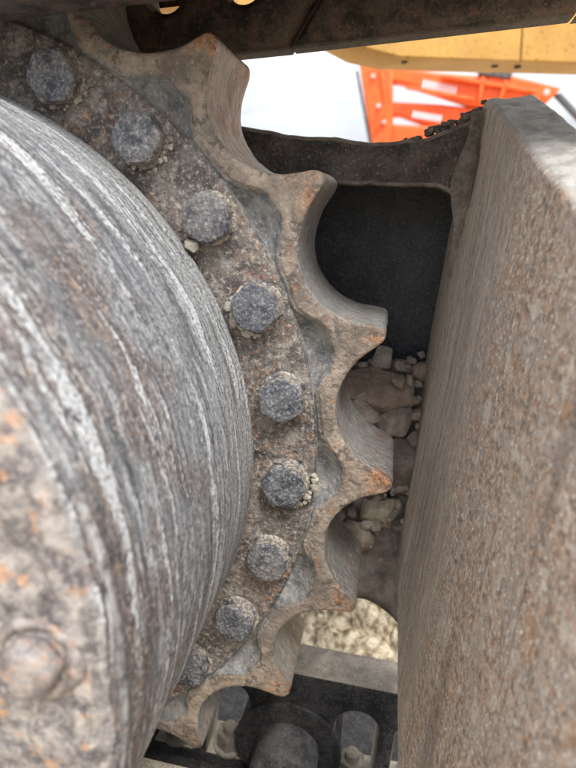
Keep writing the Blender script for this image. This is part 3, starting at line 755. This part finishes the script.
def build_heap():
    NX, NS = 80, 70
    xs = np.linspace(.15, .372, NX); q = np.linspace(0, 1, NS); Q, X = np.meshgrid(q, xs, indexing='ij')
    Y = .221 - .102 * Q; Z = -.012 - .175 * Q ** 1.25
    Z = Z + .03 * np.clip((X - .33) / .04, 0, 1) ** 2 * Q
    P = np.stack([X, Y, Z], -1)
    d = fbm(P * 45, 2, 5, .55) * .012 + np.abs(fbm(P * 120, 5, 3)) * .005
    Z = Z + d; Y = Y - d * .8
    me = np_mesh('dirt_heap', np.stack([X, Y, Z], -1), grid_faces(NS, NX))
    o = mesh_obj('dirt_heap', me, M['dirt']); kind(o, 'stuff'); tag(o, 'grey-brown dirt heaped in the frame pocket under the stones', 'dirt')
build_heap()
def crumbs(name, label, pts, sizes, mat, seed=1):
    V, F = [], []
    ms = [rock_mesh(100 + k, 1, 1, 1, 10) for k in range(3)]
    data = []
    for me in ms:
        bm = bmesh.new(); bm.from_mesh(me); bmesh.ops.triangulate(bm, faces=bm.faces)
        bmesh.ops.decimate if False else None
        co = np.array([v.co for v in bm.verts]); fc = np.array([[v.index for v in f.verts] for f in bm.faces]); bm.free(); data.append((co, fc)); bpy.data.meshes.remove(me)
    r = np.random.default_rng(seed); off = 0
    for p, s in zip(pts, sizes):
        co, fc = data[r.integers(3)]; a = r.uniform(0, 6.28); R = np.array([[math.cos(a), -math.sin(a), 0], [math.sin(a), math.cos(a), 0], [0, 0, 1]])
        V.append((co * r.uniform(.7, 1.2, 3)) @ R * s + p); F.append(fc + off); off += len(co)
    me = np_mesh(name, np.concatenate(V), np.concatenate(F))
    o = mesh_obj(name, me, M[mat], smooth=False); kind(o, 'stuff'); tag(o, label, 'dirt'); return o
r_ = np.random.default_rng(5)
n = 70; xs = .335 + .060 * r_.random(n) ** .7
zt = np.interp(xs, [.3345, .355, .372, .386, .399, .415], [.1872, .1885, .1930, .1990, .2060, .211])
crumbs('dirt_crumbs', 'loose dirt crumbs lying on the pocket lip', np.stack([xs, r_.uniform(.120, .146, n), zt + .001 + .005 * r_.random(n) * (xs > .35)], -1), r_.uniform(.003, .010, n), 'dirt', 3)

n = 170; xs = r_.uniform(.262, .362, n); q = r_.random(n) ** .8
crumbs('gravel_crumbs', 'small gravel crumbs strewn over the dirt heap in the pocket', np.stack([xs, .200 - .088 * q + r_.uniform(-.012, .0, n), -.008 - .160 * q ** 1.25 + r_.uniform(0, .016, n)], -1), .005 + .014 * r_.random(n) ** 2, 'rock_a', 8)

# ------------------------------------------------------------------ pale mud on the sprocket face
def mud(label, blobs, seed, name='dried_mud'):
    V, F, off = [], [], 0
    for k, (x, y, z, s) in enumerate(blobs):
        me = rock_mesh(seed * 7 + k, s, s * .7, s, 14); bm = bmesh.new(); bm.from_mesh(me); bmesh.ops.triangulate(bm, faces=bm.faces)
        co = np.array([v.co for v in bm.verts]) + (x, y, z); fc = np.array([[v.index for v in f.verts] for f in bm.faces]); bm.free(); bpy.data.meshes.remove(me)
        V.append(co); F.append(fc + off); off += len(co)
    o = mesh_obj(name, np_mesh(name, np.concatenate(V), np.concatenate(F)), M['mud']); tag(o, label, 'mud', 'pale mud lumps on the sprocket face'); return o
mud('single pale pebble of mud wedged under the third bolt at the drum edge', [(.2085, -.007, .1235, .0115)], 3)
rm = random.Random(4)
def ring_lumps(cx, cz, a0, a1, n, r0=.0165, smax=.0095):
    out = []
    for k in range(n):
        a = RAD(a0 + (a1 - a0) * (k + rm.uniform(-.3, .3)) / max(1, n - 1)); r = r0 + rm.uniform(-.0005, .0035); sz = rm.uniform(.35, 1) * smax
        out.append((cx + r * math.cos(a), -.0015 - sz * .12, cz + r * math.sin(a), sz))
    return out
bc = lambda i: (.2605 * math.cos(RAD(59.1 - 13.40 * i)), .2605 * math.sin(RAD(59.1 - 13.40 * i)))
mud('crust of pale mud lumps left of the fourth bolt', ring_lumps(*bc(3), 165, 268, 17), 4)
mud('pale mud dab beside the sixth bolt, toward the teeth', ring_lumps(*bc(5), -75, 15, 12, .0170, .0085), 5)
mud('thin grey mud caked under the first bolt at top left', ring_lumps(*bc(0), 215, 330, 11, .0155, .0060), 6)
mud('thin grey mud caked under the second bolt from the top', ring_lumps(*bc(1), 235, 340, 10, .0155, .0055), 9)

# ------------------------------------------------------------------ yellow machine body behind
def build_body():
    root = empty('machine_body', (.26, .87, .42)); tag(root, 'yellow machine body edge above, beyond the dark chain', 'machine body')
    root.rotation_euler = (0, 0, RAD(29.5))
    def part(nm, x0, x1, y0, y1, z0, z1, mat, bev=.006):
        bm = bmesh.new(); g = bmesh.ops.create_cube(bm, size=1)
        bmesh.ops.scale(bm, vec=(x1 - x0, y1 - y0, z1 - z0), verts=bm.verts); bmesh.ops.translate(bm, vec=((x0 + x1) / 2, (y0 + y1) / 2, (z0 + z1) / 2), verts=bm.verts)
        me = bm_mesh(nm, bm, bev, 3); return mesh_obj(nm, me, M[mat], root, smooth=False)
    me = flat_shape('side_skirt', [[(-1.6, .34), (-1.6, .085), (-.35, .075), (-.06, .045), (.02, .012), (.09, 0), (.372, 0), (.372, .34)]], 0, .10, .004)
    mesh_obj('side_skirt', me, M['yellow'], root, smooth=False)
    part('side_skirt', .376, 1.9, .002, .10, .001, .34, 'yellow')
    part('drain_plug', .330, .341, .03, .04, -.004, .004, 'grease_shade', .002)
    part('drain_plug', .388, .400, .03, .04, -.004, .004, 'grease_shade', .002)
    part('drain_plug', .108, .118, .02, .03, -.004, .004, 'grease_shade', .002)
build_body()

# ------------------------------------------------------------------ orange machine in the distance
def build_orange():
    root = empty('orange_machine', (.9, 6.0, -.48)); tag(root, 'bright orange steel machine arms beyond, out of focus', 'machine')
    inv = Matrix.Translation(-Vector(root.location))
    def put(nm, me, mat): o = mesh_obj(nm, me, M[mat], root, smooth=False); o.matrix_parent_inverse = inv; return o
    put('post', flat_shape('post', [[(-.048, 1.60), (.09, 1.58), (.288, 1.54), (.288, .6), (.097, .6), (.022, 1.115)]], 5.96, 6.22, .03), 'orange')
    put('upper_arm', flat_shape('upper_arm', [[(.20, 1.50), (.73, 1.39), (1.18, 1.318), (1.29, 1.345), (1.85, 1.156), (1.717, 1.03), (1.53, .99), (1.02, 1.078), (.365, 1.33), (.20, 1.365)]], 6.0, 6.20, .03), 'orange')
    put('lower_arm', flat_shape('lower_arm', [[(.20, 1.19), (.74, 1.12), (1.06, 1.062), (1.45, .985), (1.3, .75), (.70, .902), (.36, 1.045), (.20, 1.06)]], 6.06, 6.26, .025), 'orange')
    put('base_beam', flat_shape('base_beam', [[(.20, .965), (.30, .965), (.667, .917), (1.2, .74), (1.2, .6), (.20, .6)]], 6.0, 6.26, .025), 'orange')
    put('top_rod', flat_shape('top_rod', [[(.24, 1.555), (.75, 1.462), (1.28, 1.352), (1.28, 1.335), (.75, 1.440), (.24, 1.530)]], 6.06, 6.12, .006), 'orange')
    put('cylinder', flat_shape('cylinder', [[(1.10, 1.392), (1.40, 1.325), (1.385, 1.265), (1.085, 1.332)]], 5.96, 6.04, .02), 'rubber')
    # welded ribs, pads and pins
    for x0, z0, x1, z1, wd in ((.17, 1.52, .22, 1.15, .03), (.22, 1.15, .12, .90, .03), (1.13, 1.30, 1.10, 1.09, .03), (1.34, 1.25, 1.28, 1.06, .03), (.42, 1.28, 1.05, 1.12, .03), (.75, 1.345, 1.60, 1.14, .03)):
        d = Vector((x1 - x0, 0, z1 - z0)); nrm = Vector((-d.z, 0, d.x)).normalized() * wd / 2
        ring = [(x0 + nrm.x, z0 + nrm.z), (x1 + nrm.x, z1 + nrm.z), (x1 - nrm.x, z1 - nrm.z), (x0 - nrm.x, z0 - nrm.z)]
        put('rib', flat_shape('rib', [ring], 5.93, 5.999, .006), 'orange')
    for x, z, q in ((.10, 1.40, .020), (.15, 1.13, .022), (.20, .98, .020), (1.70, 1.12, .028)):
        put('pin', flat_shape('pin', [[(x + q * math.cos(k * .5236), z + q * math.sin(k * .5236)) for k in range(12)]], 5.92, 5.97, .006), 'pinsteel')
    # two rows of pale slanted lettering strokes, too blurred in the photograph to be read
    for (xa, za), (xb, zb), cnt, hh in (((.562, 1.302), (.888, 1.205), 9, .075), ((.47, 1.040), (.755, .975), 8, .055)):
        for k in range(cnt):
            t = (k + .1) / cnt; x = xa + (xb - xa) * t; z = za + (zb - za) * t; wd = (xb - xa) / cnt * .5
            ring = [(x, z - hh / 2), (x + wd, z - hh / 2 - .008), (x + wd + .018, z + hh / 2 - .008), (x + .018, z + hh / 2)]
            put('lettering', flat_shape('lettering', [ring], 5.985, 5.997, .0), 'white')
    put('leg', flat_shape('leg', [[(.12, .61), (.12, -.48), (.34, -.48), (.34, .61)]], 6.02, 6.20, .01), 'orange')
    put('leg', flat_shape('leg', [[(1.0, .61), (1.0, -.48), (1.2, -.48), (1.2, .61)]], 6.02, 6.20, .01), 'orange')
    put('hose', flat_shape('hose', [[(-.075, 1.47), (-.045, 1.47), (.075, .80), (.045, .80)]], 5.95, 5.98, .008), 'rubber')
    put('strut', flat_shape('strut', [[(1.80, 1.12), (1.86, 1.12), (2.16, .80), (2.10, .80)]], 6.05, 6.15, .01), 'rubber')
build_orange()
